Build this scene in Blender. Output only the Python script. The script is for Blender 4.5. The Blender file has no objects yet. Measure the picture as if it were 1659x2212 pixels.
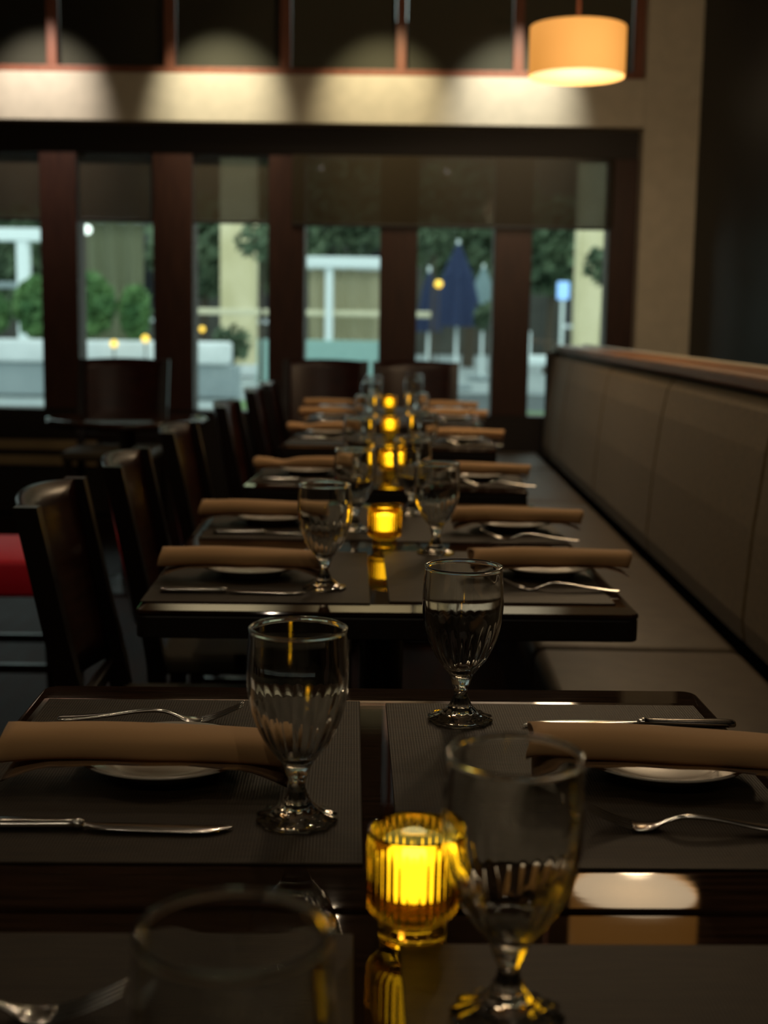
import bpy, bmesh, math, random
from mathutils import Vector, Matrix
random.seed(7)
S = bpy.context.scene
COL = S.collection
R = math.radians
PI = math.pi

# ------------------------------------------------------------------ camera
cam_d = bpy.data.cameras.new('camera')
cam = bpy.data.objects.new('camera', cam_d); COL.objects.link(cam)
cam_d.sensor_fit = 'VERTICAL'; cam_d.sensor_height = 36.0
cam_d.lens = 2850 / 2212 * 36
cam_d.clip_start = 0.02; cam_d.clip_end = 300
cam_d.dof.use_dof = True
cam_d.dof.focus_distance = 1.41
cam_d.dof.aperture_fstop = 5.0
cam.matrix_world = (Matrix.Translation((0, 0, 1.18)) @ Matrix.Rotation(R(0.72), 4, 'Z')
                    @ Matrix.Rotation(R(90 - 8.2), 4, 'X') @ Matrix.Rotation(R(0.9), 4, 'Z'))
S.camera = cam

# ------------------------------------------------------------------ world, exposure
W = bpy.data.worlds.new('dusk_sky'); S.world = W; W.use_nodes = True
W.node_tree.nodes['Background'].inputs[0].default_value = (0.70, 0.82, 0.80, 1)
W.node_tree.nodes['Background'].inputs[1].default_value = 1.6
S.view_settings.view_transform = 'Standard'; S.view_settings.look = 'None'
S.view_settings.gamma = 1.0; S.view_settings.use_curve_mapping = False
S.view_settings.exposure = 0.5
S.cycles.caustics_reflective = False; S.cycles.caustics_refractive = False
S.cycles.max_bounces = 14; S.cycles.transmission_bounces = 14; S.cycles.transparent_max_bounces = 16
S.cycles.glossy_bounces = 6; S.cycles.diffuse_bounces = 3
S.cycles.sample_clamp_indirect = 3.0; S.cycles.sample_clamp_direct = 0
try:
    S.cycles.use_denoising = True
except Exception:
    pass

# ------------------------------------------------------------------ lamps of the room and added lamps
def spot(name, loc, target, power, angle, blend=0.6, radius=0.025, color=(1, .84, .62)):
    d = bpy.data.lights.new(name, 'SPOT'); d.energy = power; d.spot_size = R(angle); d.spot_blend = blend
    d.shadow_soft_size = radius; d.color = color
    o = bpy.data.objects.new(name, d); COL.objects.link(o); o.location = loc
    o.rotation_euler = (Vector(target) - Vector(loc)).to_track_quat('-Z', 'Y').to_euler()
    return o
# wall washers that throw the scallops on the beam
for x, c, p in ((-2.03, (1, .86, .74), 52), (-1.04, (1, .88, .62), 56), (-.14, (1, .84, .52), 42), (.58, (1, .92, .74), 56)):
    spot('wall_washer_light', (x, 6.85, 3.12), (x, 7.49, 2.41), p * 1.22, 50, .95, .02, c)
# halogen downlights over the table row, the last one added for the red seat
for x, y, p in ((-.50, 1.1, 1.8), (.62, 1.7, 2.2), (-.35, 2.5, 9), (.60, 3.3, 8), (-.42, 4.5, 7), (.45, 5.4, 7), (-.30, 6.1, 4), (-1.3, 3.2, 4)):
    spot('table_downlight', (x, y, 3.2), (x, y, .75), p, 150, .5, .020, (1, .76, .50))
# unseen lamps added for glints on the glasses and cutlery
for x, y, z, p in ((-1.05, -1.4, 3.05, 6), (-.30, -1.5, 3.05, 6), (.50, -1.4, 3.05, 6), (-2.6, 1.0, 3.0, 4)):
    spot('added_glint_light', (x, y, z), (x * .6, 1.5, .8), p, 120, .3, .014, (1, .84, .62))

# ------------------------------------------------------------------ materials
def mat(name, color=(.5, .5, .5), rough=.5, metal=0.0, spec=.5, trans=0.0, ior=1.45, emis=None, estr=0.0, coat=0.0, sheen=0.0):
    m = bpy.data.materials.new(name); m.use_nodes = True
    b = m.node_tree.nodes['Principled BSDF']
    b.inputs['Base Color'].default_value = (*color, 1)
    b.inputs['Roughness'].default_value = rough
    b.inputs['Metallic'].default_value = metal
    b.inputs['Specular IOR Level'].default_value = spec
    b.inputs['Transmission Weight'].default_value = trans
    b.inputs['IOR'].default_value = ior
    b.inputs['Coat Weight'].default_value = coat
    b.inputs['Sheen Weight'].default_value = sheen
    if emis:
        b.inputs['Emission Color'].default_value = (*emis, 1)
        b.inputs['Emission Strength'].default_value = estr
    return m
def N(m, t, **kw):
    n = m.node_tree.nodes.new(t)
    for k, v in kw.items():
        if k in n.inputs: n.inputs[k].default_value = v
        else: setattr(n, k, v)
    return n
def L(m, a, b): m.node_tree.links.new(a, b)
def bsdf(m): return m.node_tree.nodes['Principled BSDF']
def noisy(m, c1, c2, scale=(1, 1, 1), nscale=8, detail=6, bump=0.0, bdist=.002, rough=None):
    """two-colour noise (stretched for grain) on object coordinates, with bump"""
    tc = N(m, 'ShaderNodeTexCoord'); mp = N(m, 'ShaderNodeMapping'); mp.inputs['Scale'].default_value = scale
    L(m, tc.outputs['Object'], mp.inputs[0])
    nz = N(m, 'ShaderNodeTexNoise'); nz.inputs['Scale'].default_value = nscale; nz.inputs['Detail'].default_value = detail
    L(m, mp.outputs[0], nz.inputs['Vector'])
    cr = N(m, 'ShaderNodeValToRGB'); cr.color_ramp.elements[0].position = .35; cr.color_ramp.elements[1].position = .68
    cr.color_ramp.elements[0].color = (*c1, 1); cr.color_ramp.elements[1].color = (*c2, 1)
    L(m, nz.outputs[0], cr.inputs[0]); L(m, cr.outputs[0], bsdf(m).inputs['Base Color'])
    if bump:
        bp = N(m, 'ShaderNodeBump'); bp.inputs['Strength'].default_value = bump; bp.inputs['Distance'].default_value = bdist
        L(m, nz.outputs[0], bp.inputs['Height']); L(m, bp.outputs[0], bsdf(m).inputs['Normal'])
    if rough:
        mr = N(m, 'ShaderNodeMapRange'); mr.inputs['To Min'].default_value = rough[0]; mr.inputs['To Max'].default_value = rough[1]
        L(m, nz.outputs[0], mr.inputs['Value']); L(m, mr.outputs[0], bsdf(m).inputs['Roughness'])
    return m

M = {}
M['table_wood'] = noisy(mat('dark_table_wood', rough=.24, spec=.32), (.014, .007, .004), (.040, .019, .010), (3, 40, 3), 4, 8, .03, .0003, (.015, .045))
M['table_edge'] = mat('table_edge_black', (.010, .006, .004), .45)
M['trim'] = noisy(mat('red_brown_trim_wood', rough=.45), (.030, .010, .006), (.050, .018, .010), (10, 10, 1), 5, 5)
M['transom'] = noisy(mat('copper_brown_frame', rough=.4), (.20, .075, .045), (.26, .10, .06), (10, 10, 1), 5, 4)
M['dark'] = mat('near_black_wood', (.012, .008, .006), .5)
M['chair'] = noisy(mat('mahogany_chair_wood', rough=.28, spec=.4), (.016, .004, .003), (.034, .009, .005), (2, 2, 14), 5, 5)
M['chairleg'] = mat('black_chair_wood', (.010, .006, .005), .28)
M['seat'] = noisy(mat('olive_vinyl_seat', rough=.55, spec=.3), (.045, .036, .020), (.065, .052, .03), (1, 1, 1), 12, 3)
M['redseat'] = mat('red_vinyl_seat', (.75, .010, .035), .5)
M['cream'] = noisy(mat('cream_plaster', rough=.75), (.56, .52, .42), (.62, .57, .46), (1, 1, 1), 14, 4, .1, .002)
M['darkwall'] = noisy(mat('dark_lacquered_wall', rough=.45, spec=.14), (.004, .0035, .003), (.007, .006, .005), (1, 1, .3), 3, 4)
M['ceiling'] = mat('ceiling_plaster', (.14, .12, .10), .9)
M['floor'] = noisy(mat('dark_wood_floor', rough=.5, spec=.12), (.012, .005, .004), (.024, .009, .007), (8, 1, 1), 3, 6, .1, .001, (.45, .6))
M['booth'] = noisy(mat('olive_brown_upholstery', rough=.75, sheen=.1), (.135, .092, .038), (.18, .124, .052), (1, 1, 1), 60, 6, .3, .001)
M['boothseat'] = noisy(mat('brown_vinyl_seat', rough=.5, spec=.35), (.065, .046, .026), (.085, .062, .036), (1, 1, 1), 20, 5, .1, .001)
M['cap'] = noisy(mat('copper_stained_cap_wood', rough=.42, spec=.4), (.20, .085, .035), (.32, .15, .065), (20, 1.5, 20), 3, 6)
M['caplip'] = mat('pale_cap_edge', (.55, .48, .34), .3)
M['plate'] = mat('white_china', (.52, .48, .41), .18)
M['steel'] = mat('cutlery_steel', (.62, .60, .56), .16, metal=1.0)
M['pad'] = mat('rod_black', (.02, .015, .012), .4)
M['glass'] = mat('clear_glass', (.97, .985, .97), .0, trans=1.0, ior=1.5)
M['amber'] = mat('amber_glass', (1.0, .56, .045), .03, trans=1.0, ior=1.45)
M['wax'] = mat('glowing_wax', (.9, .6, .2), .5, emis=(1.0, .90, .18), estr=2.2)  # emission stands in for candlelight glowing through the wax
M['wax_top_glow'] = mat('wax_top_glow', (1, .8, .3), .5, emis=(1.0, .86, .35), estr=9)
M['shade'] = mat('orange_lampshade', (.6, .4, .2), .8, emis=(1.0, .40, .070), estr=.48)
M['diffuser'] = mat('cream_diffuser', (.25, .2, .14), .8, emis=(1.0, .70, .34), estr=.55)
M['diffuser_bright'] = mat('bright_cream_diffuser', (.25, .2, .14), .8, emis=(1.0, .76, .48), estr=2.4)
M['grille'] = mat('tan_slats', (.30, .22, .11), .6)

def napkin_mat():
    m = mat('tan_linen', (.60, .35, .155), .85, sheen=.2)
    tc = N(m, 'ShaderNodeTexCoord')
    nz = N(m, 'ShaderNodeTexNoise'); nz.inputs['Scale'].default_value = 900; nz.inputs['Detail'].default_value = 2
    L(m, tc.outputs['Object'], nz.inputs['Vector'])
    bp = N(m, 'ShaderNodeBump'); bp.inputs['Strength'].default_value = .25; bp.inputs['Distance'].default_value = .0006
    L(m, nz.outputs[0], bp.inputs['Height']); L(m, bp.outputs[0], bsdf(m).inputs['Normal'])
    return m
M['napkin'] = napkin_mat()
def mat_weave():
    m = mat('woven_brown_vinyl', rough=.55, spec=.28)
    tc = N(m, 'ShaderNodeTexCoord')
    w1 = N(m, 'ShaderNodeTexWave', bands_direction='X'); w1.inputs['Scale'].default_value = 110
    w2 = N(m, 'ShaderNodeTexWave', bands_direction='Y'); w2.inputs['Scale'].default_value = 110
    L(m, tc.outputs['Object'], w1.inputs['Vector']); L(m, tc.outputs['Object'], w2.inputs['Vector'])
    mx = N(m, 'ShaderNodeMath', operation='MULTIPLY'); L(m, w1.outputs['Fac'], mx.inputs[0]); L(m, w2.outputs['Fac'], mx.inputs[1])
    mp = N(m, 'ShaderNodeMapping'); mp.inputs['Scale'].default_value = (4, 60, 4); L(m, tc.outputs['Object'], mp.inputs[0])
    nz = N(m, 'ShaderNodeTexNoise'); nz.inputs['Scale'].default_value = 4; L(m, mp.outputs[0], nz.inputs['Vector'])
    ad = N(m, 'ShaderNodeMath', operation='MULTIPLY_ADD'); ad.inputs[1].default_value = .5
    L(m, mx.outputs[0], ad.inputs[0]); L(m, nz.outputs[0], ad.inputs[2])
    cr = N(m, 'ShaderNodeValToRGB'); cr.color_ramp.elements[0].position = .3; cr.color_ramp.elements[1].position = 1.0
    cr.color_ramp.elements[0].color = (.014, .009, .004, 1); cr.color_ramp.elements[1].color = (.048, .032, .015, 1)
    L(m, ad.outputs[0], cr.inputs[0]); L(m, cr.outputs[0], bsdf(m).inputs['Base Color'])
    bp = N(m, 'ShaderNodeBump'); bp.inputs['Strength'].default_value = .5; bp.inputs['Distance'].default_value = .0006
    L(m, mx.outputs[0], bp.inputs['Height']); L(m, bp.outputs[0], bsdf(m).inputs['Normal'])
    return m
M['mat'] = mat_weave()
def thin(name, tint, fac_spec, fabric=None):
    """thin sheet: transparent layer mixed with gloss (window pane) or with cloth (screen shade)"""
    m = bpy.data.materials.new(name); m.use_nodes = True; nt = m.node_tree
    for n in list(nt.nodes): nt.nodes.remove(n)
    out = nt.nodes.new('ShaderNodeOutputMaterial'); mx = nt.nodes.new('ShaderNodeMixShader')
    tr = nt.nodes.new('ShaderNodeBsdfTransparent'); tr.inputs[0].default_value = (*tint, 1)
    if fabric:
        g = nt.nodes.new('ShaderNodeBsdfDiffuse'); g.inputs[0].default_value = (*fabric, 1); mx.inputs[0].default_value = fac_spec
    else:
        g = nt.nodes.new('ShaderNodeBsdfGlossy'); g.inputs['Roughness'].default_value = 0.0
        lw = nt.nodes.new('ShaderNodeFresnel'); lw.inputs[0].default_value = 1.5
        mm = nt.nodes.new('ShaderNodeMath'); mm.operation = 'MULTIPLY'; mm.inputs[1].default_value = fac_spec
        nt.links.new(lw.outputs[0], mm.inputs[0]); nt.links.new(mm.outputs[0], mx.inputs[0])
    nt.links.new(tr.outputs[0], mx.inputs[1]); nt.links.new(g.outputs[0], mx.inputs[2]); nt.links.new(mx.outputs[0], out.inputs[0])
    return m
M['pane'] = thin('window_glass', (.93, .97, .95), 2.0)
M['screen'] = thin('brown_screen_cloth', (1, 1, 1), .72, (.060, .048, .032))
M['blind'] = mat('dark_blind_cloth', (.16, .135, .11), .9)

# ------------------------------------------------------------------ mesh helpers
def link(name, me, m=None, parent=None, smooth=False):
    if m: me.materials.append(m)
    if smooth:
        for p in me.polygons: p.use_smooth = True
    o = bpy.data.objects.new(name, me); COL.objects.link(o)
    if parent: o.parent = parent
    return o
def obj(name, bm, m=None, parent=None, smooth=False, norm=True):
    if norm: bmesh.ops.recalc_face_normals(bm, faces=bm.faces)
    me = bpy.data.meshes.new(name); bm.to_mesh(me); bm.free()
    return link(name, me, m, parent, smooth)
def tag(o, label=None, cat=None, group=None, kind=None):
    if label: o['label'] = label
    if cat: o['category'] = cat
    if group: o['group'] = group
    if kind: o['kind'] = kind
    return o
def empty(name, loc=(0, 0, 0), rz=0, label=None, cat=None, group=None):
    o = bpy.data.objects.new(name, None); COL.objects.link(o); o.empty_display_size = .05
    o.location = loc; o.rotation_euler = (0, 0, rz)
    return tag(o, label, cat, group)
def copy_tree(o, parent=None):
    c = o.copy(); COL.objects.link(c)
    if parent: c.parent = parent
    for ch in [k for k in bpy.data.objects if k.parent == o]: copy_tree(ch, c)
    return c
def box(bm, x0, x1, y0, y1, z0, z1, bev=0.0, seg=2):
    r = bmesh.ops.create_cube(bm, size=1.0)
    vs = r['verts']
    for v in vs:
        v.co = Vector(((x0 + x1) / 2 + v.co.x * (x1 - x0), (y0 + y1) / 2 + v.co.y * (y1 - y0), (z0 + z1) / 2 + v.co.z * (z1 - z0)))
    if bev:
        es = list({e for v in vs for e in v.link_edges})
        bmesh.ops.bevel(bm, geom=es, offset=bev, segments=seg, profile=.5, affect='EDGES')
def B(*a, **k):
    bm = bmesh.new(); box(bm, *a, **k); return bm
def tube(bm, p0, p1, r0, r1=None, n=16):
    r1 = r0 if r1 is None else r1
    p0, p1 = Vector(p0), Vector(p1); d = p1 - p0
    q = d.to_track_quat('Z', 'Y')
    a = [bm.verts.new(p0 + q @ Vector((r0 * math.cos(2 * PI * i / n), r0 * math.sin(2 * PI * i / n), 0))) for i in range(n)]
    b = [bm.verts.new(p1 + q @ Vector((r1 * math.cos(2 * PI * i / n), r1 * math.sin(2 * PI * i / n), 0))) for i in range(n)]
    for i in range(n): bm.faces.new((a[i], a[(i + 1) % n], b[(i + 1) % n], b[i]))
    bm.faces.new(a[::-1]); bm.faces.new(b)
def slab(w, d, z0, z1, rad, bev, ease=None):
    """rounded-corner board with softened top and bottom edges"""
    bm = bmesh.new(); rows = []
    for z, ins in ((z0, bev), (z0 + bev * .3, bev * .3), (z0 + bev, 0), (z1 - bev, 0), (z1 - bev * .3, bev * .3), (z1, bev)):
        ring = []
        for cx, cy, a0 in ((1, 1, 0), (-1, 1, 90), (-1, -1, 180), (1, -1, 270)):
            for k in range(7):
                a = R(a0 + 15 * k); rr = rad - ins
                ring.append(bm.verts.new((cx * (w / 2 - rad) + rr * math.cos(a), cy * (d / 2 - rad) + rr * math.sin(a), z)))
        rows.append(ring)
    n = len(rows[0])
    if ease:                                  # top eased down at far / near edge, shaped to steer its reflections
        ins, df, dn = ease
        for ring in rows[3:]:
            for v in ring: v.co.z -= df if v.co.y > 0 else dn
        rows.append([bm.verts.new((max(-w / 2 + .012, min(w / 2 - .012, v.co.x)), v.co.y - math.copysign(ins, v.co.y), z1)) for v in rows[-1]])
    for a, b in zip(rows, rows[1:]):
        for i in range(n): bm.faces.new((a[i], a[(i + 1) % n], b[(i + 1) % n], b[i]))
    bm.faces.new(rows[0][::-1]); bm.faces.new(rows[-1])
    return bm
def T(p0, p1, r0, r1=None, n=16):
    bm = bmesh.new(); tube(bm, p0, p1, r0, r1, n); return bm
def lathe(prof, n=48, mod=None, cap0=False, cap1=False):
    """prof: (r, z); mod(r, z, a) -> r"""
    bm = bmesh.new(); rows = []
    for r, z in prof:
        if r < 1e-6: rows.append([bm.verts.new((0, 0, z))]); continue
        rows.append([bm.verts.new(((mod(r, z, 2 * PI * i / n) if mod else r) * math.cos(2 * PI * i / n),
                                   (mod(r, z, 2 * PI * i / n) if mod else r) * math.sin(2 * PI * i / n), z)) for i in range(n)])
    for a, b in zip(rows, rows[1:]):
        for i in range(n):
            j = (i + 1) % n
            if len(a) == 1: bm.faces.new((a[0], b[j], b[i]))
            elif len(b) == 1: bm.faces.new((a[i], a[j], b[0]))
            else: bm.faces.new((a[i], a[j], b[j], b[i]))
    if cap0 and len(rows[0]) > 1: bm.faces.new(rows[0][::-1])
    if cap1 and len(rows[-1]) > 1: bm.faces.new(rows[-1])
    return bm
def spline(pts, sub=5):
    out = []
    for i in range(len(pts) - 1):
        p0 = pts[max(i - 1, 0)]; p1 = pts[i]; p2 = pts[i + 1]; p3 = pts[min(i + 2, len(pts) - 1)]
        for k in range(sub):
            t = k / sub
            out.append(tuple(.5 * ((2 * b) + (-a + c) * t + (2 * a - 5 * b + 4 * c - d) * t * t + (-a + 3 * b - 3 * c + d) * t ** 3)
                             for a, b, c, d in zip(p0, p1, p2, p3)))
    out.append(pts[-1]); return out
def struct(name, bm, m, parent=None):
    o = obj(name, bm, m, parent)
    if not parent: o['kind'] = 'structure'
    return o

# ------------------------------------------------------------------ the room
YW = 7.6                       # window wall
struct('floor', B(-4.6, 4.0, -2.0, 7.9, -.1, 0), M['floor'])
struct('ceiling', B(-4.6, 4.0, -2.0, 7.9, 3.3, 3.4), M['ceiling'])
struct('wall_left', B(-4.7, -4.6, -2.0, 7.9, -.1, 3.4), M['cream'])
struct('wall_right', B(1.60, 1.75, -2.0, 7.9, 0, 3.3), M['darkwall'])
struct('wall_behind', B(-4.6, 4.0, -2.1, -2.0, -.1, 3.4), M['cream'])
# window wall: dado, posts, header, beam, transom
struct('wall_far', B(-4.6, 1.60, YW, YW + .2, 0, .655), M['dark'])
posts = [(-4.6, -3.9), (-3.47, -3.30), (-2.87, -2.50), (-2.07, -1.86), (-1.43, -1.205), (-.775, -.570), (-.142, .072), (.505, .718), (1.148, 1.30)]
for k, (a, b) in enumerate(posts):
    struct('trim_%d' % (k + 1), B(a, b, YW, YW + .2, .655, 2.10, bev=.004), M['trim'])
struct('trim_10', B(-4.6, 1.30, YW + .03, YW + .2, 2.10, 2.255), M['dark'])
struct('wall_far_beam', B(-4.6, 1.30, YW - .12, YW + .2, 2.255, 2.512, bev=.004), M['cream'])
struct('wall_far_pilaster', B(1.30, 1.60, YW - .12, YW + .2, .0, 3.3), M['cream'])
# transom frame
struct('trim_11', B(-4.6, 1.30, YW - .05, YW + .12, 2.512, 2.56, bev=.005), M['transom'])
tx = [-4.55, -3.90, -3.26, -2.62, -1.975, -1.322, -.68, -.04, .608, 1.27]
for k, x in enumerate(tx):
    struct('trim_%d' % (12 + k), B(x - .028, x + .028, YW - .04, YW + .12, 2.56, 3.3, bev=.004), M['transom'])
for k, (a, b) in enumerate(zip(tx, tx[1:])):
    struct('window_%d' % (10 + k), B(a + .028, b - .028, YW + .000, YW + .005, 2.56, 3.3), M['pane'])
    if k < 3:                                 # unseen blinds beyond the left edge of the view
        struct('trim_%d' % (30 + k), B(a + .03, b - .03, YW + .030, YW + .035, 2.56, 3.3), M['blind']); continue
    t = tag(obj('blind', B(a + .03, b - .03, YW + .030, YW + .035, 2.56, 3.3), M['blind']),
            'dark cloth blind behind the upper window, %s' % ['', '', '',
              'cut by the left edge of the photo', 'second pane from the left with a bright dot', 'third pane with the strongest glow',
              'middle pane above the light patch', 'pane left of the orange lampshade', 'pane behind the orange lampshade'][k], 'blind', 'blinds of the upper windows')
# lower windows
wins = [(-3.9, -3.47), (-3.30, -2.87), (-2.50, -2.07), (-1.86, -1.43), (-1.205, -.775), (-.570, -.142), (.072, .505), (.718, 1.148)]
for k, (a, b) in enumerate(wins):
    struct('window_%d' % (k + 1), B(a, b, YW + .10, YW + .106, .655, 2.10), M['pane'])
def shade(a, b, y, z0, label):
    t = empty('roller_shade', ((a + b) / 2, y, 0), 0, label, 'roller shade', 'roller shades on the windows')
    w = (b - a) / 2
    obj('screen_cloth', B(-w, w, -.001, .001, z0, 2.10), M['screen'], t)
    obj('hem_bar', B(-w, w, -.006, .006, z0 - .018, z0, bev=.003), M['dark'], t)
shade(-.640, 1.165, YW - .012, 1.725, 'wide brown screen shade drawn partly down over the three right windows')
for a, b, lb in ((-1.203, -.777, 'narrow screen shade on the window with the beige column outside'),
                 (-1.858, -1.432, 'narrow screen shade above the green shrubs and drapes'),
                 (-2.498, -2.072, 'narrow screen shade on the leftmost visible window')):
    shade(a, b, YW + .04, 1.735, lb)
rad = empty('slatted_grille', (-2.0, YW - .03, 0), 0, 'low tan slatted grille under the left windows', 'grille')
for z in (.33, .42):
    obj('slat', B(-.9, .24, -.02, .02, z, z + .055, bev=.004), M['grille'], rad)
obj('grille_frame', B(-.95, .29, .0, .028, .05, .52, bev=.004), M['dark'], rad)

# ------------------------------------------------------------------ banquette along the right
bth = empty('banquette', (0, 0, 0), 0, 'long olive brown upholstered booth bench with copper wood cap along the right', 'booth')
cuts = [.40, 1.66, 2.87, 4.09, 5.30, 6.52, 7.42]
def bulge(x0, x1, y0, y1, z0, z1, bev, seg=4): return B(x0, x1, y0 + .002, y1 - .002, z0, z1, bev=bev, seg=seg)
for a, b in zip(cuts, cuts[1:]):
    obj('seat_cushion', bulge(.30, .765, a, b, .36, .47, .028), M['boothseat'], bth, True)
    a2, b2 = a + .12, min(b + .12, 7.42)
    bm = bmesh.new()
    prof = [(.800, .46), (.793, .51), (.806, .72), (.826, .90), (.842, .985), (.862, 1.018), (.90, 1.025), (.92, 1.025), (.92, .46)]
    nn = 8; rows = []
    ys = [a2 + .001] + [a2 + .012 + (b2 - a2 - .024) * i / nn for i in range(nn + 1)] + [b2 - .001]
    for i, y in enumerate(ys):
        off = .014 if i in (0, len(ys) - 1) else 0
        rows.append([bm.verts.new((x + (off if x < .9 else 0), y, z - (off * .6 if z > .9 else 0))) for x, z in prof])
    for r0, r1 in zip(rows, rows[1:]):
        for j in range(len(prof)):
            k = (j + 1) % len(prof); bm.faces.new((r0[j], r0[k], r1[k], r1[j]))
    bm.faces.new(rows[0]); bm.faces.new(rows[-1][::-1])
    obj('back_cushion', bm, M['booth'], bth, False)
obj('plinth', B(.36, 1.0, .40, 7.42, 0, .36), M['dark'], bth)
cp = obj('cap_rail', B(.845, 1.01, .38, 7.46, 1.028, 1.066, bev=.008), M['cap'], bth)
obj('edge_bead', T((1.012, .38, 1.068), (1.012, 7.46, 1.068), .007, n=10), M['caplip'], cp)
obj('back_board', B(.92, 1.0, .40, 7.44, .36, 1.028), M['dark'], bth)
obj('end_board', B(.80, 1.01, 7.42, 7.46, 0, 1.03, bev=.004), M['dark'], bth)

# ------------------------------------------------------------------ tables
def table(w, d, loc, rot, label, ease=None):
    t = empty('dining_table', (loc[0], loc[1], 0), R(rot), label, 'table', 'dining tables in the booth row')
    obj('tabletop', slab(w, d, .740, .750, .018, .003, ease), M['table_wood'], t)
    obj('edge_band', slab(w - .002, d - .002, .706, .740, .017, .002), M['table_edge'], t)
    for yy in ((0,) if d < .9 else (-d / 4, d / 4)):
        c = obj('pedestal', T((0, yy, .03), (0, yy, .706), .035, n=20), M['chairleg'], t)
        bm = bmesh.new(); box(bm, -.25, .25, yy - .035, yy + .035, 0, .03, bev=.01); box(bm, -.035, .035, yy - .25, yy + .25, .0, .03, bev=.01)
        obj('base_foot', bm, M['chairleg'], t)
    return t
TB = [  # w, d, centre, rotation, label
    (.78, .60, (-.005, .617), 2.2, 'dark glossy table nearest the camera, cut by the bottom of the frame'),
    (.77, .60, (-.019, 1.224), 2.2, 'dark wooden two-seat table holding the sharpest goblet', (.055, .0013, 0)),
    (.76, 1.20, (-.038, 2.535), 2.2, 'long dark four-seat table in the middle with a black edge', (.045, .0008, .0017)),
    (.745, .60, (-.032, 3.695), -2.0, 'dark two-seat table just beyond the long four-seat table'),
    (.75, .60, (-.040, 4.795), -1.5, 'dark two-seat table, second one beyond the long four-seat table'),
    (.78, 1.25, (-.050, 6.13), 0, 'dark four-seat table farthest away, closest to the windows')]
TBO = [table(*a) for a in TB]
TN = ['nearest table cut by the frame', 'two-seat table with the sharp goblet', 'long four-seat table', 'small table just past the long one',
      'second small table past the long one', 'farthest table by the windows']

# ------------------------------------------------------------------ tableware prototypes
def flute(r, z, a):
    k = 0.0
    if .034 < z < .112: k = .016 * min(1, (z - .034) / .012) * min(1, (.112 - z) / .035)
    if z < .016: k = -.030 * min(1, r / .02)
    if .016 <= z <= .024: k = -.03
    return r * (1 + k * math.cos((24 if z > .034 else 12) * a))
def goblet_proto():
    e = empty('water_goblet')
    out = spline([(.0095, .040), (.0128, .050), (.0185, .058), (.0262, .068), (.0335, .082), (.0390, .096), (.0425, .112), (.0438, .130), (.0432, .148), (.0422, .160), (.0415, .168)], 5)
    rim = [(.0421, .1688), (.0423, .1699), (.0414, .1708), (.0400, .1708), (.0390, .1699), (.0390, .1686)]
    inn = spline([(.0395, .167), (.0402, .158), (.0410, .146), (.0414, .130), (.0400, .112), (.0362, .096), (.0300, .082), (.0215, .068), (.0120, .058), (.0045, .0545), (0, .054)], 4)
    def fl(r, z, a): return flute(r, z, a)
    n = 96
    no = len(out)
    prof = out + rim + inn
    bm = bmesh.new(); rows = []
    for idx, (r, z) in enumerate(prof):
        if r < 1e-6: rows.append([bm.verts.new((0, 0, z))]); continue
        f = fl if idx < no else (lambda r, z, a: r)
        rows.append([bm.verts.new((f(r, z, 2 * PI * i / n) * math.cos(2 * PI * i / n), f(r, z, 2 * PI * i / n) * math.sin(2 * PI * i / n), z)) for i in range(n)])
    for a, b in zip(rows, rows[1:]):
        for i in range(n):
            j = (i + 1) % n
            if len(b) == 1: bm.faces.new((a[i], a[j], b[0]))
            else: bm.faces.new((a[i], a[j], b[j], b[i]))
    obj('bowl', bm, M['glass'], e, True, norm=False)
    stem = spline([(.0100, .022), (.0078, .027), (.0068, .0315), (.0075, .0355), (.0095, .040)], 4)
    obj('stem', lathe(stem, n, flute), M['glass'], e, True, norm=False)
    foot = [(0, .0012), (.010, .0010), (.020, .0004), (.0325, 0.0), (.0345, .0008), (.0352, .0022), (.0345, .0036)] + \
        spline([(.030, .0048), (.0245, .0068), (.0195, .0096), (.0158, .0130), (.0125, .0165), (.0110, .0195), (.0100, .022)], 3)
    obj('foot', lathe(foot, n, flute), M['glass'], e, True, norm=False)
    return e
def plate_proto():
    prof = spline([(0, .004), (.03, .004), (.052, .005), (.060, .009), (.074, .0135), (.0835, .0165)], 4) + [(.0853, .0172), (.0853, .0185)] + \
        spline([(.083, .0190), (.073, .0160), (.059, .0115), (.051, .0075), (.030, .0065), (0, .0065)], 4)
    prof = [(.046, 0), (.050, 0)] + [p for p in prof if p[0] > .049 or True]
    body = [(0, .0035), (.044, .0035), (.046, 0), (.050, 0), (.053, .0045)] + spline([(.060, .0085), (.074, .0130), (.0835, .0165)], 4) + [(.0855, .0172), (.0857, .0184), (.0845, .0192)] + \
        spline([(.083, .0190), (.073, .0160), (.059, .0115), (.051, .0075), (.030, .0065), (0, .0065)], 4)
    o = obj('bread_plate', lathe(body, 64), M['plate'], None, True)
    return o
def strip(bm, st):
    """st: (x, y, z, halfwidth, halfthick) stations along the length -> rounded bar"""
    rows = []
    for x, y, z, w, t in st:
        rows.append([bm.verts.new((x, y + w * c, z + t * s)) for c, s in ((-1, 0), (-.7, .8), (0, 1), (.7, .8), (1, 0), (.7, -.8), (0, -1), (-.7, -.8))])
    for a, b in zip(rows, rows[1:]):
        for i in range(8): bm.faces.new((a[i], a[(i + 1) % 8], b[(i + 1) % 8], b[i]))
    bm.faces.new(rows[0]); bm.faces.new(rows[-1][::-1])
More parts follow.
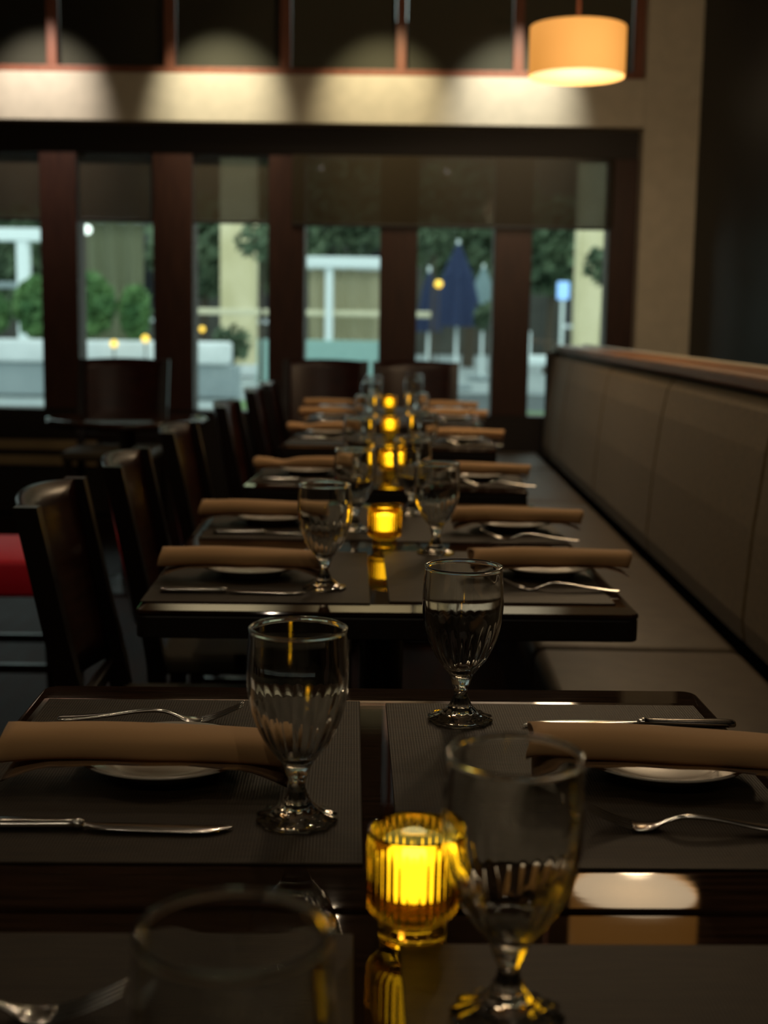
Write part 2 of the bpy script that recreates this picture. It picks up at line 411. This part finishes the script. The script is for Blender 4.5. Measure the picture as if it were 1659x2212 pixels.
def fork_proto():
    e = empty('fork')
    bm = bmesh.new()
    strip(bm, spline([(-.100, 0, .0030, .0075, .0012), (-.096, 0, .0030, .0105, .0014), (-.080, 0, .0036, .0100, .0016), (-.050, 0, .0062, .0065, .0018),
                      (-.015, 0, .0110, .0035, .0020), (.010, 0, .0118, .0032, .0020), (.026, 0, .0070, .0045, .0016), (.036, 0, .0030, .0100, .0012), (.046, 0, .0018, .0125, .0010), (.054, 0, .0024, .0125, .0010)], 4))
    obj('handle', bm, M['steel'], e, True)
    for k in range(4):
        yy = (k - 1.5) * .0064
        bm = bmesh.new()
        strip(bm, spline([(.052, yy, .0022, .0023, .0009), (.066, yy, .0060, .0019, .0009), (.082, yy, .0125, .0017, .0008), (.098, yy, .0205, .0010, .0006)], 3))
        obj('tine', bm, M['steel'], e, True)
    return e
def knife_proto():
    e = empty('table_knife')
    bm = bmesh.new()
    strip(bm, spline([(-.115, 0, .0045, .0040, .0020), (-.112, 0, .0045, .0085, .0036), (-.090, 0, .0045, .0088, .0040), (-.050, 0, .0045, .0065, .0038), (-.022, 0, .0048, .0052, .0040), (-.016, 0, .0050, .0060, .0046), (-.010, 0, .0046, .0045, .0034)], 4))
    obj('handle', bm, M['steel'], e, True)
    bm = bmesh.new()
    strip(bm, spline([(-.011, 0, .0040, .0045, .0018), (.005, -.001, .0036, .0085, .0013), (.040, -.001, .0032, .0100, .0010), (.085, -.001, .0028, .0098, .0009), (.105, .002, .0026, .0070, .0008), (.115, .006, .0024, .0015, .0005)], 4))
    obj('blade', bm, M['steel'], e, True)
    return e
def napkin_proto(seed, pinch):
    rnd = random.Random(seed)
    e = empty('napkin')
    Ln = .270; nx = 26; nc = 28
    bm = bmesh.new(); rows = []
    ph = [rnd.uniform(0, 6) for _ in range(4)]
    for i in range(nx + 1):
        u = i / nx; x = (u - .5) * Ln
        sq = 1 - pinch * math.exp(-((u - .28) / .12) ** 2) + .05 * math.sin(5 * u + ph[0])
        fl = 1 + .10 * math.exp(-((u - 0) / .08) ** 2) + .06 * math.exp(-((u - 1) / .06) ** 2)
        w = .0270 * fl; h = .0155 * sq * fl
        sag = -.006 * (abs(u - .5) * 2) ** 3
        row = []
        for k in range(nc):
            a = 2 * PI * k / nc
            ca, sa = math.cos(a), math.sin(a)
            yy = w * math.copysign(abs(ca) ** .8, ca) * (1 + .02 * math.sin(3 * a + ph[1] + 4 * u))
            zz = h * math.copysign(abs(sa) ** .85, sa) * (1 + .05 * math.sin(2 * a + ph[2] + 7 * u))
            step = .0016 if -.9 < math.sin(a - .5) < -.2 else 0   # the loose edge of the roll
            row.append(bm.verts.new((x + .003 * math.sin(a * 2 + ph[3]), yy, zz + h + sag + step)))
        rows.append(row)
    for a, b in zip(rows, rows[1:]):
        for k in range(nc): bm.faces.new((a[k], a[(k + 1) % nc], b[(k + 1) % nc], b[k]))
    for rr, s in ((rows[0], 1), (rows[-1], -1)):     # hollow rolled ends
        c = sum((v.co for v in rr), Vector()) / nc
        prev = rr
        for f, dx in ((.86, 0), (.74, .010), (.60, .012), (.50, .003), (.36, .004), (.24, .014)):
            cur = [bm.verts.new((c.x + (v.co.x - c.x) * f + s * dx, c.y + (v.co.y - c.y) * f, c.z + (v.co.z - c.z) * f)) for v in rr]
            for k in range(nc): bm.faces.new((prev[k], prev[(k + 1) % nc], cur[(k + 1) % nc], cur[k]))
            prev = cur
        bm.faces.new(prev)
    obj('roll', bm, M['napkin'], e, True)
    bm = bmesh.new(); nx2, ny2 = 24, 6; top = []
    for i in range(nx2 + 1):
        u = i / nx2; x = (u - .5) * .262; row = []
        for j in range(ny2 + 1):
            v = j / ny2
            y = -.033 + .050 * v - .006 * math.cos(6 * u) * (1 - v)
            z = .0015 - .0135 * max(0, (abs(u - .5) * 2 - .66) / .34) ** 1.3 * (1.1 - .3 * v)
            row.append(bm.verts.new((x, y, z + .0006 * math.sin(22 * u + 3 * v))))
        top.append(row)
    for i in range(nx2):
        for j in range(ny2): bm.faces.new((top[i][j], top[i + 1][j], top[i + 1][j + 1], top[i][j + 1]))
    r = bmesh.ops.solidify(bm, geom=list(bm.faces), thickness=.0022)
    obj('under_fold', bm, M['napkin'], e, True)
    return e
def placemat_proto():
    return obj('placemat', B(-.176, .176, -.228, .228, 0, .0022, bev=.0008, seg=1), M['mat'])
def votive_proto():
    def rib(r, z, a):
        k = 0
        if .016 < z < .0685: k = .034 * min(1, (z - .016) / .006, (.0685 - z) / .003)
        return r * (1 + k * math.cos(36 * a))
    out = [(0, .002), (.018, .002), (.0245, 0), (.0262, .0015), (.0262, .010), (.0250, .0125), (.0290, .0155), (.0335, .019), (.0346, .024), (.0350, .050), (.0353, .068)]
    rim = [(.0352, .0692), (.0343, .0698), (.0333, .0692)]
    inn = [(.0328, .067), (.0322, .026), (.0300, .019), (.0250, .0165), (0, .016)]
    n = 36 * 6
    out, rim, inn = [[(a * .915, b * 1.15) for a, b in q] for q in (out, rim, inn)]
    bm = bmesh.new(); rows = []
    prof = spline(out, 3)[:] + rim + inn
    no = len(spline(out, 3))
    for idx, (r, z) in enumerate(prof):
        if r < 1e-6: rows.append([bm.verts.new((0, 0, z))]); continue
        rows.append([bm.verts.new(((rib(r, z, 2 * PI * i / n) if idx < no else r) * math.cos(2 * PI * i / n),
                                   (rib(r, z, 2 * PI * i / n) if idx < no else r) * math.sin(2 * PI * i / n), z)) for i in range(n)])
    for a, b in zip(rows, rows[1:]):
        for i in range(n):
            j = (i + 1) % n
            if len(a) == 1: bm.faces.new((a[0], b[j], b[i]))
            elif len(b) == 1: bm.faces.new((a[i], a[j], b[0]))
            else: bm.faces.new((a[i], a[j], b[j], b[i]))
    cup = obj('votive_holder', bm, M['amber'], None, True, norm=False)
    c = empty('votive_candle')
    obj('wax', lathe([(0, .030), (.0160, .030), (.0182, .0325), (.0192, .058), (.0182, .0600), (.015, .0590), (0, .0585)], 40), M['wax'], c, True)
    obj('wax_top_glow', lathe(spline([(0, .0587), (.006, .0594), (.0085, .0610), (.006, .0628), (0, .0640)], 4), 16), M['wax_top_glow'], c, True)  # flat emissive lens standing in for the bright wax top
    return cup, c

P_gob, P_plate, P_fork, P_knife, P_mat = goblet_proto(), plate_proto(), fork_proto(), knife_proto(), placemat_proto()
P_nap = [napkin_proto(3, .0), napkin_proto(5, .30)]
P_cup, P_can = votive_proto()
used = set()
def place(proto, x, y, z, rz, label, cat, group):
    if proto.name in used: o = copy_tree(proto)
    else: used.add(proto.name); o = proto
    o.location = (x, y, z); o.rotation_euler = (0, 0, R(rz))
    return tag(o, label, cat, group)

# settings: table index, side (-1 chair side, +1 booth side), centre y of the mat, napkin (x, y, rz), which place
SET = [
    (1, -1, 1.222, (-.230, 1.185, 0.5), 0, ''), (1, 1, 1.230, (.262, 1.205, -5), 0, ''),
    (2, -1, 2.205, (-.262, 2.165, 1), 0, 'near place'), (2, 1, 2.235, (.255, 2.215, 6), 0, 'near place'),
    (2, -1, 2.800, (-.285, 2.750, -1), 0, 'far place'), (2, 1, 2.800, (.240, 2.715, 3), 0, 'far place'),
    (3, -1, 3.700, (-.272, 3.655, -2), 1, ''), (3, 1, 3.690, (.215, 3.590, 0), 0, ''),
    (4, -1, 4.800, (-.292, 4.940, -2), 1, ''), (4, 1, 4.800, (.232, 4.770, 1), 0, ''),
    (5, -1, 5.860, (-.318, 5.815, 0), 0, 'near place'), (5, 1, 5.860, (.240, 5.850, 2), 0, 'near place'),
    (5, -1, 6.480, (-.345, 6.470, 0), 0, 'far place'), (5, 1, 6.480, (.232, 6.450, 0), 0, 'far place'),
]
ZT = .750; ZM = .7524
for ti, sd, cy, (nx, ny, nr), kind, which in SET:
    trot = TB[ti][3]; tx0 = TB[ti][2][0]
    where = '%s side, %s%s' % ('chair' if sd < 0 else 'booth', (which + ' of the ') if which else '', TN[ti])
    cx = tx0 + sd * .1905
    place(P_mat, cx, cy, ZT, trot, 'brown woven placemat, ' + where, 'placemat', 'woven placemats')
    px = nx + (.01 if sd < 0 else -.005); py = ny + .035
    place(P_plate, px, py, ZM, 0, 'white plate under a napkin, ' + where, 'plate', 'small white plates')
    place(P_nap[kind], nx, ny, ZM + (.0212 if kind == 0 else .0225), nr, 'rolled tan cloth napkin, ' + where, 'napkin', 'rolled tan napkins')
    if sd < 0:
        place(P_knife, -.262 if ti > 1 else -.252, ny - .125, ZM, 0, 'steel table knife, ' + where, 'knife', 'table knives')
        place(P_fork, -.262, cy + .142, ZM, 2, 'steel fork, ' + where, 'fork', 'forks')
    else:
        place(P_fork, .258, ny - .108 if ti > 1 else 1.085, ZM, 180 - 4, 'steel fork, ' + where, 'fork', 'forks')
        place(P_knife, .250, cy + .150, ZM, 181.5, 'steel table knife, ' + where, 'knife', 'table knives')
for sd in (-1, 1):
    place(P_mat, -.003 + sd * .192, .645, ZT, 2.2, 'brown woven placemat, %s side, nearest table cut by the frame' % ('chair' if sd < 0 else 'booth'), 'placemat', 'woven placemats')
place(P_fork, -.262, .755, ZM, 2, 'steel fork at the bottom left corner of the photo', 'fork', 'forks')

GOB = [
    (-.085, 1.092, ZM, 4, 'clear stemmed water goblet on the left, in front of a napkin end'),
    (.069, 1.392, ZM, 0, 'clear stemmed water goblet in sharpest focus, its foot ringed with sparkles'),
    (.072, .770, ZM, 9, 'large blurred goblet overlapping the brightest candle'),
    (-.068, .530, ZM, 2, 'blurred goblet cut off by the bottom edge, only its rim in view'),
    (-.121, 2.090, ZM, 6, 'goblet left of the ribbed candle on the long table, nearer one'),
    (-.094, 2.685, ZM, 3, 'goblet half hidden behind another, far left place of the long table'),
    (.067, 2.440, ZM, 1, 'goblet right of the ribbed candle on the long table, nearer one'),
    (.024, 2.930, ZM, 7, 'goblet behind another, far right place of the long table'),
    (-.115, 3.560, ZM, 5, 'goblet on the chair side of the small table past the long one'),
    (.060, 3.800, ZM, 5, 'goblet on the booth side of the small table past the long one'),
    (-.125, 4.680, ZM, 8, 'goblet on the chair side of the second small table'),
    (.055, 4.900, ZM, 8, 'goblet on the booth side of the second small table'),
    (-.135, 5.740, ZM, 2, 'goblet on the chair side near place of the farthest table'),
    (.050, 6.030, ZM, 2, 'goblet on the booth side near place of the farthest table'),
    (-.140, 6.360, ZM, 2, 'goblet on the chair side far place of the farthest table'),
    (.060, 6.640, ZM, 2, 'goblet on the booth side far place of the farthest table'),
]
for x, y, z, rz, lb in GOB:
    place(P_gob, x, y, z, rz, lb, 'goblet', 'stemmed water goblets')
CAN = [(.0135, .882, 'at the very front, behind the large blurred goblet', 0), (-.030, 2.520, 'standing in the middle of the long table', 0),
       (-.030, 3.690, 'on the small table past the long one', 0), (-.045, 4.960, 'on the second small table past the long one', 0), (-.062, 6.340, 'on the farthest table by the windows', 0)]
for x, y, lb, rz in CAN:
    place(P_cup, x, y, ZT, rz, 'ribbed amber glass votive holder ' + lb, 'candle holder', 'amber votive holders')
    place(P_can, x, y, ZT, rz, 'glowing yellow candle inside the amber holder ' + lb, 'candle', 'lit votive candles')

# ------------------------------------------------------------------ chairs
def chair_proto(seatmat, nm='dining_chair'):
    e = empty(nm)
    st = .03 if nm == 'red_chair' else 0
    obj('seat', B(-.20, .21, -.20 - st, .20 + st, .435 - st, .480 + st, bev=.016, seg=3), seatmat, e, True)
    bm = bmesh.new(); ny, nz = 14, 8; F0 = []; F1 = []
    for i in range(ny + 1):
        v = i / ny * 2 - 1; a = []; b = []
        for j in range(nz + 1):
            w = j / nz
            z = .535 + .34 * w + .008 * (1 - v * v) * w
            x = -.205 - .075 * (z - .46) / .42 - .035 * (1 - v * v)
            y = v * (.178 + .017 * w)
            a.append(bm.verts.new((x, y, z))); b.append(bm.verts.new((x - .020, y, z)))
        F0.append(a); F1.append(b)
    for i in range(ny):
        for j in range(nz):
            bm.faces.new((F0[i][j], F0[i + 1][j], F0[i + 1][j + 1], F0[i][j + 1]))
            bm.faces.new((F1[i][j], F1[i][j + 1], F1[i + 1][j + 1], F1[i + 1][j]))
        bm.faces.new((F0[i][0], F1[i][0], F1[i + 1][0], F0[i + 1][0])); bm.faces.new((F0[i][nz], F0[i + 1][nz], F1[i + 1][nz], F1[i][nz]))
    for j in range(nz):
        bm.faces.new((F0[0][j], F0[0][j + 1], F1[0][j + 1], F1[0][j])); bm.faces.new((F0[ny][j], F1[ny][j], F1[ny][j + 1], F0[ny][j + 1]))
    obj('backrest', bm, M['chair'], e, True)
    for s in (-1, 1):
        bm = bmesh.new()
        pts = [(-.235, .0), (-.205, .25), (-.200, .46), (-.240, .66), (-.285, .878)]
        rows = []
        for x, z in spline(pts, 3):
            yy = s * (.188 + .012 * z); hw = .016; hd = .019
            rows.append([bm.verts.new((x + a * hd, yy + b * hw, z)) for a, b in ((-1, -1), (1, -1), (1, 1), (-1, 1))])
        for r0, r1 in zip(rows, rows[1:]):
            for k in range(4): bm.faces.new((r0[k], r0[(k + 1) % 4], r1[(k + 1) % 4], r1[k]))
        bm.faces.new(rows[0][::-1]); bm.faces.new(rows[-1])
        obj('leg', bm, M['chairleg'], e)
        bm = bmesh.new(); tube(bm, (.185, s * .175, 0), (.180, s * .175, .44), .014, .021, 4)
        obj('leg', bm, M['chairleg'], e)
        obj('stretcher', B(-.20, .18, s * .18 - .009, s * .18 + .009, .18, .205), M['chairleg'], e)
    obj('lower_rail', B(-.232, -.212, -.18, .18, .500, .530, bev=.004), M['chairleg'], e)
    return e
PC = chair_proto(M['seat']); PR = chair_proto(M['redseat'], 'red_chair')
def chair(proto, x, y, rz, label, sc=1.0, group='dark wooden dining chairs'):
    if proto.name in used: o = copy_tree(proto)
    else: used.add(proto.name); o = proto
    o.location = (x, y, 0); o.rotation_euler = (0, 0, R(rz)); o.scale = (sc, sc, sc)
    return tag(o, label, 'chair', group)
chair(PC, -.325, 2.30, 3, 'dark curved-back wooden chair nearest the camera on the left')
chair(PC, -.318, 2.90, 3, 'dark wooden chair with amber candle reflection, second from the camera')
chair(PC, -.340, 3.70, 0, 'dark wooden chair at the small table past the long one')
chair(PC, -.350, 4.80, 0, 'dark wooden chair at the second small table past the long one')
chair(PC, -.360, 5.80, 0, 'dark wooden chair at the near place of the farthest table')
chair(PC, -.360, 6.42, 0, 'dark wooden chair at the far place of the farthest table')
chair(PC, -.425, 6.98, -90, 'tall dark chair back against the window left of the candle row', 1.1)
chair(PC, .070, 6.98, -90, 'tall dark chair back against the window right of the candle row', 1.1)
chair(PC, -1.45, 6.62, -88, 'tall dark chair beyond the round table', 1.1)
chair(PC, -2.14, 5.95, 20, 'dark chair at the far left edge, its back tilted against the window', 1.05)
chair(PR, -1.17, 3.80, 2, 'chair with a bright red padded seat at the left edge', 1.0, None)

rt = empty('round_table', (-1.20, 5.75, 0), 0, 'round dark table on the left catching pale window light', 'table')
obj('tabletop', lathe([(0, .715), (.33, .715), (.345, .722), (.35, .735), (.345, .748), (.33, .75), (0, .75)], 56), M['table_wood'], rt, True)
obj('pedestal', T((0, 0, .03), (0, 0, .715), .035, n=20), M['chairleg'], rt)
obj('base_foot', lathe([(0, 0), (.22, 0), (.22, .01), (.05, .04), (0, .04)], 32), M['chairleg'], rt)

# ------------------------------------------------------------------ pendants
def pendant(x, y, z, r, h, label, dm='diffuser'):
    e = empty('pendant_lamp', (x, y, z), 0, label, 'pendant lamp', 'drum pendant lamps over the booth')
    bm = lathe([(r - .006, .004), (r - .002, 0), (r, .004), (r + .0005, h / 2), (r, h - .004), (r - .002, h), (r - .006, h - .004), (r - .006, h / 2), (r - .006, .004)], 64)
    obj('drum_shade', bm, M['shade'], e, True)
    obj('diffuser', lathe([(0, .014), (r - .0065, .014), (r - .0065, .018), (0, .018)], 64), M[dm], e)
    obj('rod', T((0, 0, .02), (0, 0, 3.29 - z), .008, n=12), M['transom'], e)
    obj('ceiling_rose', lathe([(0, 3.30 - z), (.06, 3.30 - z), (.055, 3.275 - z), (.012, 3.265 - z), (0, 3.265 - z)], 32), M['pad'], e)
    d = bpy.data.lights.new('pendant_bulb', 'POINT'); d.energy = 9; d.shadow_soft_size = .10; d.color = (1, .72, .42)
    o = bpy.data.objects.new('pendant_bulb', d); COL.objects.link(o); o.location = (0, 0, -.16); o.parent = e
pendant(.670, 5.45, 2.155, .190, .190, 'glowing orange drum shade lamp hanging at the upper right')
pendant(.88, 4.6, 2.36, .23, .25, 'nearer orange drum lamp, seen mirrored in the foreground tabletops', 'diffuser_bright')

# ------------------------------------------------------------------ outside, seen through the windows
O = {}
O['pave'] = noisy(mat('grey_paving', rough=.7), (.26, .30, .31), (.34, .39, .40), (1, 1, 1), 1.2, 4)
O['stone'] = noisy(mat('pale_stone', rough=.8), (.60, .64, .66), (.74, .78, .80), (1, 1, 1), 2, 4)
O['plinth'] = noisy(mat('blue_grey_stone', rough=.8), (.24, .29, .31), (.30, .35, .37), (1, 1, 1), 2, 4)
O['white'] = mat('white_paint', (.82, .90, .92), .5)
O['teal'] = mat('pale_teal_paint', (.30, .48, .45), .6)
O['beige'] = noisy(mat('beige_stucco', rough=.9), (.62, .54, .32), (.80, .70, .46), (1, 1, .5), 2.2, 6)
O['drape'] = mat('khaki_canvas', (.52, .48, .34), .9)
O['olive'] = mat('olive_canvas', (.24, .25, .16), .9)
O['navy'] = mat('navy_canvas', (.045, .07, .17), .8)
O['sky'] = mat('pale_blue_canvas', (.35, .48, .52), .8)
O['facade'] = noisy(mat('dark_facade', rough=.9), (.035, .035, .03), (.06, .06, .05), (1, 1, 1), 1, 3)
O['darkglass'] = mat('dark_facade_glass', (.01, .012, .015), .15)
O['leaf'] = noisy(mat('green_leaf', rough=.7), (.05, .14, .045), (.16, .30, .10), (1, 1, 1), 3, 3)
O['leafd'] = noisy(mat('dark_green_leaf', rough=.7), (.03, .06, .03), (.14, .20, .11), (1, 1, 1), 1.2, 3)
O['grass'] = noisy(mat('lawn_green', rough=.9), (.05, .12, .03), (.12, .22, .07), (1, 1, 1), 4, 5)
O['bark'] = mat('bark', (.06, .045, .03), .9)
O['rail'] = mat('cream_rail', (.75, .68, .48), .5)
O['asphalt'] = mat('dark_asphalt', (.045, .06, .065), .8)
O['warm'] = mat('warm_globe', (.9, .6, .1), .4, emis=(1, .55, .05), estr=1.3)
O['cool'] = mat('white_globe', (.9, .9, .9), .4, emis=(.9, 1, .92), estr=1.6)
O['blue_lit'] = mat('lit_blue_sign', (.3, .5, .9), .4, emis=(.25, .5, .95), estr=.8)
struct('ground_paving', B(-30, 30, 7.8, 75, -.12, -.02), O['pave'])
def px2x(px, y): return (px - 872) / 2850 * y
fac = empty('building', (0, 50, 0), 0, 'dark building facade far beyond the patio', 'building')
obj('wall', B(-26, 22, 0, 2, 0, 12), O['facade'], fac)
for k in range(11):
    w = obj('window', B(-22 + k * 4, -20.2 + k * 4, -.08, 0, 1.2, 4.4), O['darkglass'], fac)
    obj('window_frame', B(-22.12 + k * 4, -20.08 + k * 4, -.05, .02, 1.05, 1.2), O['stone'], w)
def leaves(bm, c, rad, n, s, seed, flat=0):
    rnd = random.Random(seed)
    for _ in range(n):
        while True:
            p = Vector((rnd.uniform(-1, 1), rnd.uniform(-1, 1), rnd.uniform(-1, 1)))
            if .25 < p.length < 1: break
        p = Vector((p.x * rad[0], p.y * rad[1], p.z * rad[2])) + Vector(c)
        d = Vector((rnd.gauss(0, 1), rnd.gauss(0, 1), rnd.gauss(0, 1))).normalized(); u = d.orthogonal().normalized(); v = d.cross(u)
        k = s * rnd.uniform(.6, 1.3)
        bm.faces.new([bm.verts.new(p + u * k), bm.verts.new(p + v * k * .45), bm.verts.new(p - u * k), bm.verts.new(p - v * k * .45)])
def shrub(x, y, z, rx, rz, label, seed, m='leaf', n=1500, s=.08):
    e = empty('shrub', (x, y, z), 0, label, 'shrub', 'shrubs on the planter wall')
    bm = bmesh.new(); leaves(bm, (0, 0, rz), (rx, rx * .7, rz), n, s, seed); obj('foliage', bm, O[m], e, norm=False)
    bm = bmesh.new()
    for k in range(4): tube(bm, ((k - 1.5) * .08, 0, 0), ((k - 1.5) * .3 * rx, .05 * k, rz), .02, .01, 6)
    obj('stems', bm, O['bark'], e)
def tree(x, y, h, r, label, seed, n=2200):
    e = empty('tree', (x, y, 0), 0, label, 'tree', 'trees beyond the patio')
    bm = bmesh.new(); leaves(bm, (0, 0, h), (r, r * .8, r * .9), n, .22 if r > .8 else .10, seed); obj('crown', bm, O['leafd'], e, norm=False)
    obj('trunk', T((0, 0, 0), (.1 * r, 0, h), .09 * min(r, 2), .05 * min(r, 2), 10), O['bark'], e)
# low planter wall on the left, rounded end under the third visible window
pl = empty('planter_wall', (0, 20, 0), 0, 'low pale stone planter wall on the left, outside the windows', 'wall')
bm = bmesh.new(); box(bm, -11, px2x(500, 20), -.3, .3, .50, .84, bev=.05, seg=3); obj('coping', bm, O['stone'], pl, True)
obj('plinth', B(-11, px2x(520, 20), -.22, .22, 0, .5, bev=.03), O['plinth'], pl)
for k, (px, rx, rz, sd) in enumerate(((-30, .42, .34, 1), (82, .32, .46, 2), (195, .42, .50, 3), (296, .22, .40, 4))):
    shrub(px2x(px, 20.2), 20.2, .87, rx, rz, ['leafy green shrub cut by the left edge', 'green shrub behind the white post base', 'tall green shrub in the second window', 'green shrub at the right side of the second window'][k], sd)
pg = empty('white_pergola', (0, 26, 0), 0, 'white pergola frame outside the leftmost window', 'pergola')
obj('beam', B(-11, px2x(98, 26), -.15, .15, 2.62, 2.86, bev=.02), O['white'], pg)
obj('post', B(px2x(47, 26), px2x(72, 26), -.12, .12, 0, 2.62, bev=.02), O['white'], pg)
obj('crossbar', B(-11, px2x(47, 26), -.04, .04, 1.72, 1.84), O['plinth'], pg)
def drape(x0, x1, y, z0, z1, m, label, folds=9, amp=.06, bar=None):
    e = empty('outdoor_curtain', ((x0 + x1) / 2, y, 0), 0, label, 'curtain', 'canvas curtains on the patio')
    bm = bmesh.new(); n = 90; rows = []
    w = (x1 - x0) / 2
    for j in range(9):
        v = j / 8; rows.append([bm.verts.new((-w + 2 * w * i / n, amp * math.sin(folds * 2 * PI * i / n + 2.2 * v) * (1 - .35 * v) + .05 * math.sin(3 * v + i * .05), z0 + (z1 - z0) * v)) for i in range(n + 1)])
    for a, b in zip(rows, rows[1:]):
        for i in range(n): bm.faces.new((a[i], a[i + 1], b[i + 1], b[i]))
    bmesh.ops.solidify(bm, geom=list(bm.faces), thickness=.01)
    obj('cloth', bm, O[m], e, True)
    obj('rail', T((-w, 0, z1 + .02), (w, 0, z1 + .02), .04, n=8), O['stone'], e)
drape(px2x(188, 30), px2x(315, 30), 30, .0, 3.30, 'olive', 'olive canvas curtain in vertical folds above the shrubs', 3, .09)
drape(px2x(664, 25), px2x(820, 25), 25.5, .0, 2.16, 'drape', 'khaki canvas curtain swagged behind the white post', 4, .05)
pv = empty('white_pavilion', (0, 25, 0), 0, 'white post and beam of a patio pavilion over a teal wall', 'pavilion')
obj('beam', B(px2x(655, 25), px2x(824, 25), -.15, .15, 2.16, 2.36, bev=.02), O['white'], pv)
obj('post', B(px2x(704, 25), px2x(720, 25), -.08, .08, .8, 2.2, bev=.01), O['white'], pv)
obj('low_wall', B(px2x(560, 25), px2x(828, 25), -.15, .15, 0, .82, bev=.02), O['teal'], pv)
obj('handrail', B(px2x(415, 25), px2x(962, 25), .18, .28, 1.27, 1.38, bev=.02), O['rail'], pv)
def column(px0, px1, y, label):
    e = empty('stucco_column', (0, y, 0), 0, label, 'column', 'beige stucco columns')
    a, b = px2x(px0, y), px2x(px1, y)
    obj('shaft', B(a, b, -.35, .35, .25, 6, bev=.03), O['beige'], e); obj('base', B(a - .08, b + .08, -.43, .43, 0, .25, bev=.03), O['stone'], e)
column(484, 556, 28, 'beige stucco column in the third visible window')
column(1236, 1312, 27, 'beige stucco column in the rightmost window')
def parasol(x, y, r, top, bot, m, label, group=None):
    e = empty('patio_umbrella', (x, y, 0), 0, label, 'umbrella', 'patio umbrellas')
    bm = bmesh.new(); n = 16; apex = bm.verts.new((0, 0, top))
    ring = []; ring2 = []
    for i in range(n):
        k = 1 if i % 2 == 0 else .72
        ring.append(bm.verts.new((r * .55 * k * math.cos(2 * PI * i / n), r * .55 * k * math.sin(2 * PI * i / n), (top * .6 + bot * .4))))
        ring2.append(bm.verts.new((r * k * math.cos(2 * PI * i / n), r * k * math.sin(2 * PI * i / n), bot)))
    for i in range(n):
        j = (i + 1) % n; bm.faces.new((apex, ring[i], ring[j])); bm.faces.new((ring[i], ring2[i], ring2[j], ring[j]))
    bmesh.ops.solidify(bm, geom=list(bm.faces), thickness=.02)
    obj('canopy', bm, O[m], e); obj('pole', T((0, 0, 0), (0, 0, top), .03, n=8), O['white'], e); obj('base', T((0, 0, 0), (0, 0, .08), .3, n=20), O['plinth'], e)
parasol(px2x(985, 24), 24, .50, 2.65, 1.12, 'navy', 'half-folded navy umbrella in the fourth full window')
parasol(px2x(925, 27), 27, .28, 2.3, 1.0, 'navy', 'narrow folded navy umbrella beside the wooden post')
parasol(px2x(1040, 28), 28, .42, 2.4, 1.15, 'sky', 'pale blue folded umbrella right of the navy one')
bn = empty('white_bench', (px2x(1182, 24), 24, 0), 0, 'low white bench outside the rightmost window', 'bench')
obj('seat', B(-.62, .40, -.25, .25, .45, .62, bev=.03), O['white'], bn)
for x in (-.55, .33): obj('leg', B(x - .05, x + .05, -.2, .2, 0, .45), O['white'], bn)
obj('back', B(-.62, -.30, .18, .25, .62, 1.05, bev=.02), O['white'], bn)
rd = struct('ground_road', B(-1, 12, 17.8, 22.5, -.02, .0), O['asphalt'])
def lawn(x0, x1, y0, y1, label):
    tag(obj('lawn', B(x0, x1, y0, y1, -.02, .03, bev=.02), O['grass']), label, 'grass', kind='stuff')
lawn(px2x(1120, 15), px2x(1320, 15), 12.5, 17.6, 'green grass patch low in the rightmost window')
lawn(px2x(455, 17), px2x(600, 17), 14.2, 19.0, 'green grass patch low in the third visible window')
for k, (px, y, h, r, lb) in enumerate(((440, 36, 3.1, 1.5, 'dark leafy tree left of the beige column, third window'), (700, 40, 4.6, 2.2, 'leafy tree above the white pavilion beam'),
                                       (1010, 36, 3.9, 2.0, 'dark tree behind the navy umbrella'), (1180, 32, 3.0, 1.25, 'dark green tree left of the rightmost column'),
                                       (610, 34, 2.8, 1.0, 'small dark tree right of the beige column'), (60, 40, 3.0, 1.6, 'dark tree seen through the white pergola'))):
    tree(px2x(px, y), y, h, r, lb, 20 + k)
for k, (px, y, h, r, lb) in enumerate(((566, 23.4, 2.55, .42, 'slim green sapling before the beige column, third window'), (1292, 22.9, 2.2, .34, 'slim green sapling before the beige column, rightmost window'),
                                       (930, 22.2, 2.6, .36, 'slim sapling at the left of the umbrella window'), (500, 22, .75, .36, 'low bush under the third visible window'), (1060, 22.8, 1.3, .30, 'small bush at the right of the umbrella window'))):
    tree(px2x(px, y), y, h, r, lb, 40 + k, 260)
def lamp(px, y, z, r, m, label):
    e = empty('globe_lamp', (px2x(px, y), y, 0), 0, label, 'lamp', 'small patio globe lamps')
    bm = bmesh.new(); bmesh.ops.create_uvsphere(bm, u_segments=16, v_segments=10, radius=r, matrix=Matrix.Translation((0, 0, z))); obj('globe', bm, O[m], e, True)
    obj('stake', T((0, 0, 0), (0, 0, z - r), .012, n=8), O['bark'], e)
lamp(250, 19.4, .80, .055, 'warm', 'yellow globe lamp in front of the shrubs, left one')
lamp(318, 19.4, .88, .055, 'warm', 'yellow globe lamp in front of the shrubs, right one')
lamp(196, 22.0, 2.60, .075, 'cool', 'white globe lamp high in the second window')
lamp(945, 21.0, 1.78, .06, 'warm', 'yellow globe lamp before the navy umbrella')
lamp(440, 21.0, 1.02, .045, 'warm', 'dim yellow lamp low in the third visible window')
sg = empty('lit_sign', (px2x(1210, 29), 29, 0), 0, 'small glowing blue sign on a post in the rightmost window', 'sign')
obj('panel', B(-.13, .13, -.04, .04, 1.72, 2.10, bev=.03), O['blue_lit'], sg); obj('post', T((0, .05, 0), (0, .05, 1.75), .04, n=8), O['white'], sg)
bpy.context.view_layer.update()
